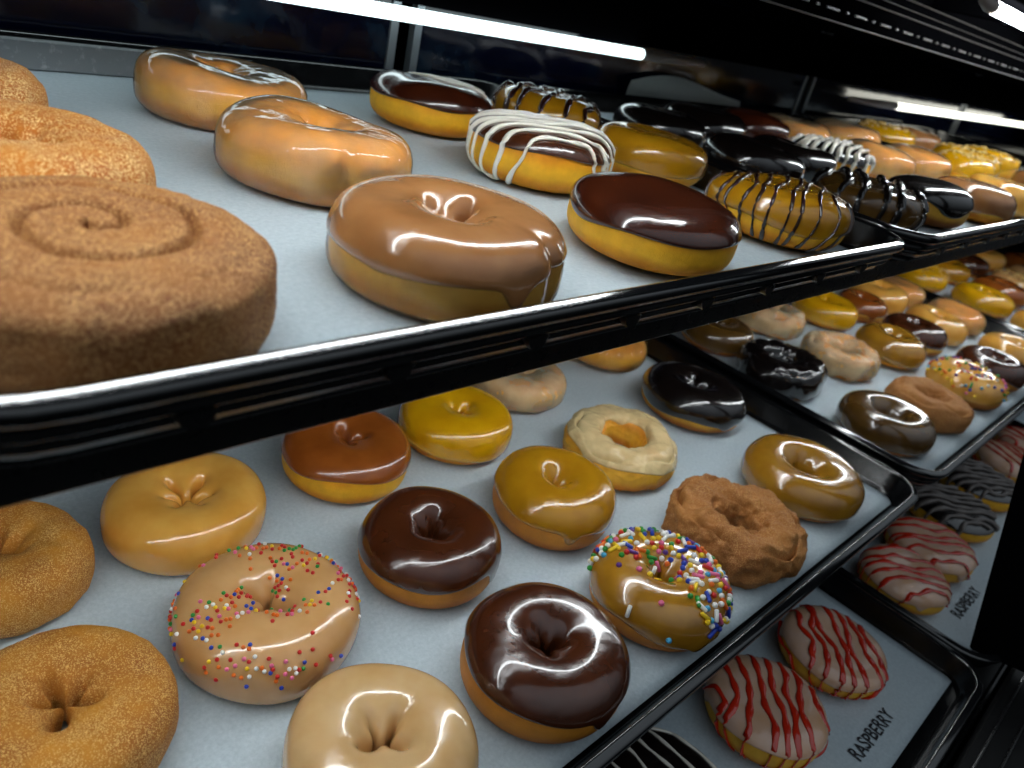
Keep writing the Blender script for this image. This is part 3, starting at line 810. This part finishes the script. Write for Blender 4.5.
body(Form(.0435, .034, .0065, .78, .9, .02, .42, 5, seed=114, dim=.05, crumb=.0003), M['sugar_low'], t, nc=150, nr=80)
t = D('sugar_donut', 'golden sugared ring donut cut off at the left edge, under the black shelf', .0480, .4345, ZL, 1.5, GL)
body(Form(.0410, .033, .006, .78, .9, .02, .35, 5, seed=115, dim=.05, crumb=.0003), M['sugar_low'], t, nc=120, nr=60)
glazed('thin glazed donut half hidden behind the bright yellow one', .458, .475, ZL, .043, .026, 116, 'glaze_white', 'dough_orange', -.5, group=GL)
og('small lumpy golden glazed donut peeking out under the shelf edge', .602, .492, .043, 117, 'glaze_tan', 'dough_gold', .03, GL, ZL)
oldf('golden glazed donut hidden mostly behind the shelf edge, beside the lumpy one', .530, .545, ZL, .042, .03, 118, 'dough_orange', 'glaze_tan', nc=60, nr=40)

# --- second lower tray
N_, R_ = 72, 24
ring('caramel_donut', 'dull caramel ring donut with a wide hole, front corner of the second lower tray', .766, .2535, ZL, .0455, .031, 121, 'caramel_dark', 'dough_cake', -.4, hole=.014, fold=.1, nc=N_, nr=R_, amp=.25, drip=4)
oldf('brown cinnamon-crumb ring donut at the front of the second lower tray', .874, .2475, ZL, .0445, .030, 122, 'crumb', hole=.010, nc=110, nr=60)
t, F, ob = ring('sprinkle_donut', 'rainbow sprinkle ring donut at the front of the second lower tray', .992, .244, ZL, .0425, .033, 123, 'tan', 'dough_cake', -.2, nc=N_, nr=R_)
sprinkles(F, ob[1], 100, list(SPR.keys()), .0018, .3, 5, lim=(.1, 2.7))
ring('chocolate_donut', 'dark chocolate ring donut right of the far sprinkle ring, second lower tray', 1.094, .243, ZL, .0410, .033, 124, 'choc', 'dough_cake', -.1, hole=.009, nc=N_, nr=R_)
ring('glazed_donut', 'yellow glazed ring donut at the front right of the second lower tray', 1.205, .244, ZL, .043, .033, 125, 'tan', 'dough_gold', -.6, hole=.009, nc=N_, nr=R_)
oldf('lumpy glossy black ring donut just past the tray divider', .763, .371, ZL, .0465, .032, 126, 'dough', 'choc_black', -.9, hole=.013, nc=110, nr=70, crack=.006)
oldf('white-glazed old-fashioned donut right of the lumpy black ring', .889, .360, ZL, .0450, .030, 127, 'dough_orange', 'glaze_white', -.6, hole=.013, nc=110, nr=60)
ring('ochre_donut', 'ochre iced donut in the middle of the second lower tray', 1.000, .341, ZL, .0415, .033, 128, 'caramel', 'dough_gold', -.3, hole=.004, nc=N_, nr=R_)
ring('chocolate_donut', 'dark chocolate ring donut between two tan ones, middle of the second lower tray', 1.092, .345, ZL, .0410, .033, 129, 'choc', 'dough', -.1, nc=N_, nr=R_)
ring('glazed_donut', 'tan glazed ring donut left of the orange one, middle row of the second lower tray', 1.181, .344, ZL, .0415, .033, 130, 'tan', 'dough_orange', -.8, nc=N_, nr=R_)
og('smooth orange glazed donut at the middle right end of the second lower tray', 1.270, .341, .0410, 131, 'glaze', 'dough_orange', .033, GL, ZL)
ring('caramel_donut', 'dark caramel donut with a white glint, half hidden under the shelf edge', .770, .462, ZL, .0400, .031, 132, 'caramel_dark', 'dough', -.3, hole=.004, nc=N_, nr=R_)
oldf('pinkish glazed old-fashioned donut under the shelf edge, left of the yellow one', .905, .460, ZL, .042, .030, 133, 'dough_orange', 'glaze_white', -.6, nc=90, nr=50)
ring('yellow_donut', 'bright yellow iced donut in the back row of the second lower tray', 1.026, .445, ZL, .0430, .033, 134, 'yellow', 'dough_gold', -.3, hole=.003, nc=N_, nr=R_)
ring('chocolate_donut', 'small chocolate donut with a white shine, back row of the second lower tray', 1.120, .430, ZL, .0350, .03, 135, 'choc_mid', 'dough', -.1, nc=N_, nr=R_)
ring('glazed_donut', 'yellow-tan glazed donut in the back row of the second lower tray', 1.205, .441, ZL, .0415, .033, 136, 'tan', 'dough_gold', -.8, hole=.003, nc=N_, nr=R_)
og('orange glazed donut at the back right of the second lower tray', 1.277, .434, .0390, 137, 'glaze', 'dough_orange', .033, GL, ZL)
# --- farthest lower tray
far = [
 (1.416, .250, 'glazed_donut', 'tan', 'pale glazed donut at the front left of the farthest lower tray'),
 (1.512, .250, 'chocolate_donut', 'choc', 'chocolate donut second along the front of the farthest lower tray'),
 (1.610, .250, 'glazed_donut', 'tan', 'tan glazed donut third along the front of the farthest lower tray'),
 (1.450, .356, 'yellow_donut', 'yellow', 'yellow donut with a white glare at the left of the farthest lower tray'),
 (1.565, .356, 'chocolate_donut', 'choc_mid', 'brown chocolate donut right of the glaring yellow one, farthest lower tray'),
 (1.680, .356, 'nut_donut', 'maple', 'nut-strewn donut in the middle row of the farthest lower tray'),
 (1.445, .462, 'nut_donut', 'yellow', 'yellow nut-strewn donut in the back row of the farthest lower tray'),
 (1.570, .462, 'ochre_donut', 'ochre', 'ochre donut in the back row of the farthest lower tray'),
 (1.695, .462, 'chocolate_donut', 'choc', 'dark chocolate donut in the back row of the farthest lower tray'),
 (1.810, .356, 'maple_donut', 'maple', 'pale maple donut far right in the middle row, farthest lower tray'),
 (1.820, .462, 'glazed_donut', 'tan', 'glazed donut far right in the back row, farthest lower tray'),
 (1.925, .400, 'chocolate_donut', 'choc_mid', 'chocolate donut at the very end of the farthest lower tray'),
 (1.720, .250, 'yellow_donut', 'yellow', 'yellow donut toward the right end of the farthest lower tray front'),
]
for i, (x, y, nm, im, lb) in enumerate(far):
    t, F, ob = ring(nm, lb, x, y, ZL, .046, .034, 150 + i, im, 'dough_gold', -.3, hole=.004, nc=56, nr=18)
    if nm == 'nut_donut': nuts(F, ob, t, 70, .0026, M['nut'], 20 + i)

# --- bottom deck
def rasp(label, x, y, R, seed, rz, n=8):
    t, F, ob = filled('raspberry_donut', label, x, y, ZT, R, .028, seed, 'pink', 'dough_orange', .15, .12, 0, GT, nc=90, nr=24)
    drizzle(F, ob, zig(n, .84, 1.12, rz, .07, seed, True), M['red'], t, .0027, .22)
rasp('red-striped raspberry donut nearest on the bottom deck, left of the RASPBERRY lettering', .437, .168, .0425, 201, .62, 8)
rasp('red-striped raspberry donut second on the bottom deck, touching the nearest one', .540, .165, .0415, 202, .7, 8)
rasp('red-glazed striped donut just beyond the bottom deck gap, left of its twin', .698, .163, .0395, 203, -.75, 7)
rasp('red-glazed striped donut beyond the gap, touching the black-drizzled donut', .778, .167, .0420, 204, -.8, 7)
t, F, ob = filled('chocolate_donut', 'dark donut with thin white loops at the bottom edge of the photo', .313, .172, ZT, .0475, .03, 205, 'choc_black', 'dough', -.3, group=GT)
drizzle(F, ob, zig(7, .85, 1.0, 1.45, .03, 12), M['white'], t, .0012)
for x, y, lb, s in ((.885, .178, 'dark donut under thick dull black drizzle beside the red-glazed twins on the bottom deck', 206), (.990, .180, 'dull black-drizzled donut farther along the bottom deck, partly behind the post', 207)):
    t, F, ob = filled('chocolate_donut', lb, x, y, ZT, .047, .024, s, 'choc_black', 'dough_gold', .35, group=GT)
    drizzle(F, ob, zig(9, .86, .97, -.75, .07, s, True), M['grey_drizzle'], t, .0031)
rasp('reddish striped donut at the far end of the bottom deck beside the tray edge', 1.10, .172, .043, 208, .9, 7)
rasp('reddish striped donut last along the bottom deck, at the photo edge', 1.185, .172, .038, 209, 1.1, 7)

# ------------------------------------------------------------------ light, camera
w = bpy.data.worlds.new('shop'); bpy.context.scene.world = w; w.use_nodes = True
# the dim shop around the case: pale ceiling above, dark floor below
nt = w.node_tree; bg = nt.nodes['Background']; bg.inputs[0].default_value = (.80, .91, 1, 1)
tc = nt.nodes.new('ShaderNodeTexCoord'); sx = nt.nodes.new('ShaderNodeSeparateXYZ'); mr = nt.nodes.new('ShaderNodeMapRange')
nt.links.new(tc.outputs['Generated'], sx.inputs[0]); nt.links.new(sx.outputs['Z'], mr.inputs[0])
for i, q in ((1, .05), (2, .8), (3, .03), (4, .50)): mr.inputs[i].default_value = q
nt.links.new(mr.outputs[0], bg.inputs[1])
cam = bpy.data.cameras.new('camera'); co = bpy.data.objects.new('camera', cam); C.objects.link(co)
Rm = Matrix(((0.7042581094288652, 0.1910120708647125, -0.6837652404792558), (-0.6768579784328593, 0.4712468959499274, -0.5654994607330243), (0.21420502406681177, 0.8610695394923296, 0.4611674921576804)))
co.matrix_world = Matrix.Translation((-0.019317611567487528, 0.08693155940027229, 0.11668472698371696)) @ Rm.to_4x4()
cam.sensor_width = 36; cam.lens = 775.0525721983514 / 1024 * 36; cam.clip_start = .01; cam.clip_end = 50
cam.dof.use_dof = True; cam.dof.focus_distance = .40; cam.dof.aperture_fstop = 11
sc = bpy.context.scene; sc.camera = co
sc.view_settings.view_transform = 'Standard'; sc.view_settings.look = 'None'; sc.view_settings.gamma = 1; sc.view_settings.use_curve_mapping = False
sc.view_settings.exposure = .12
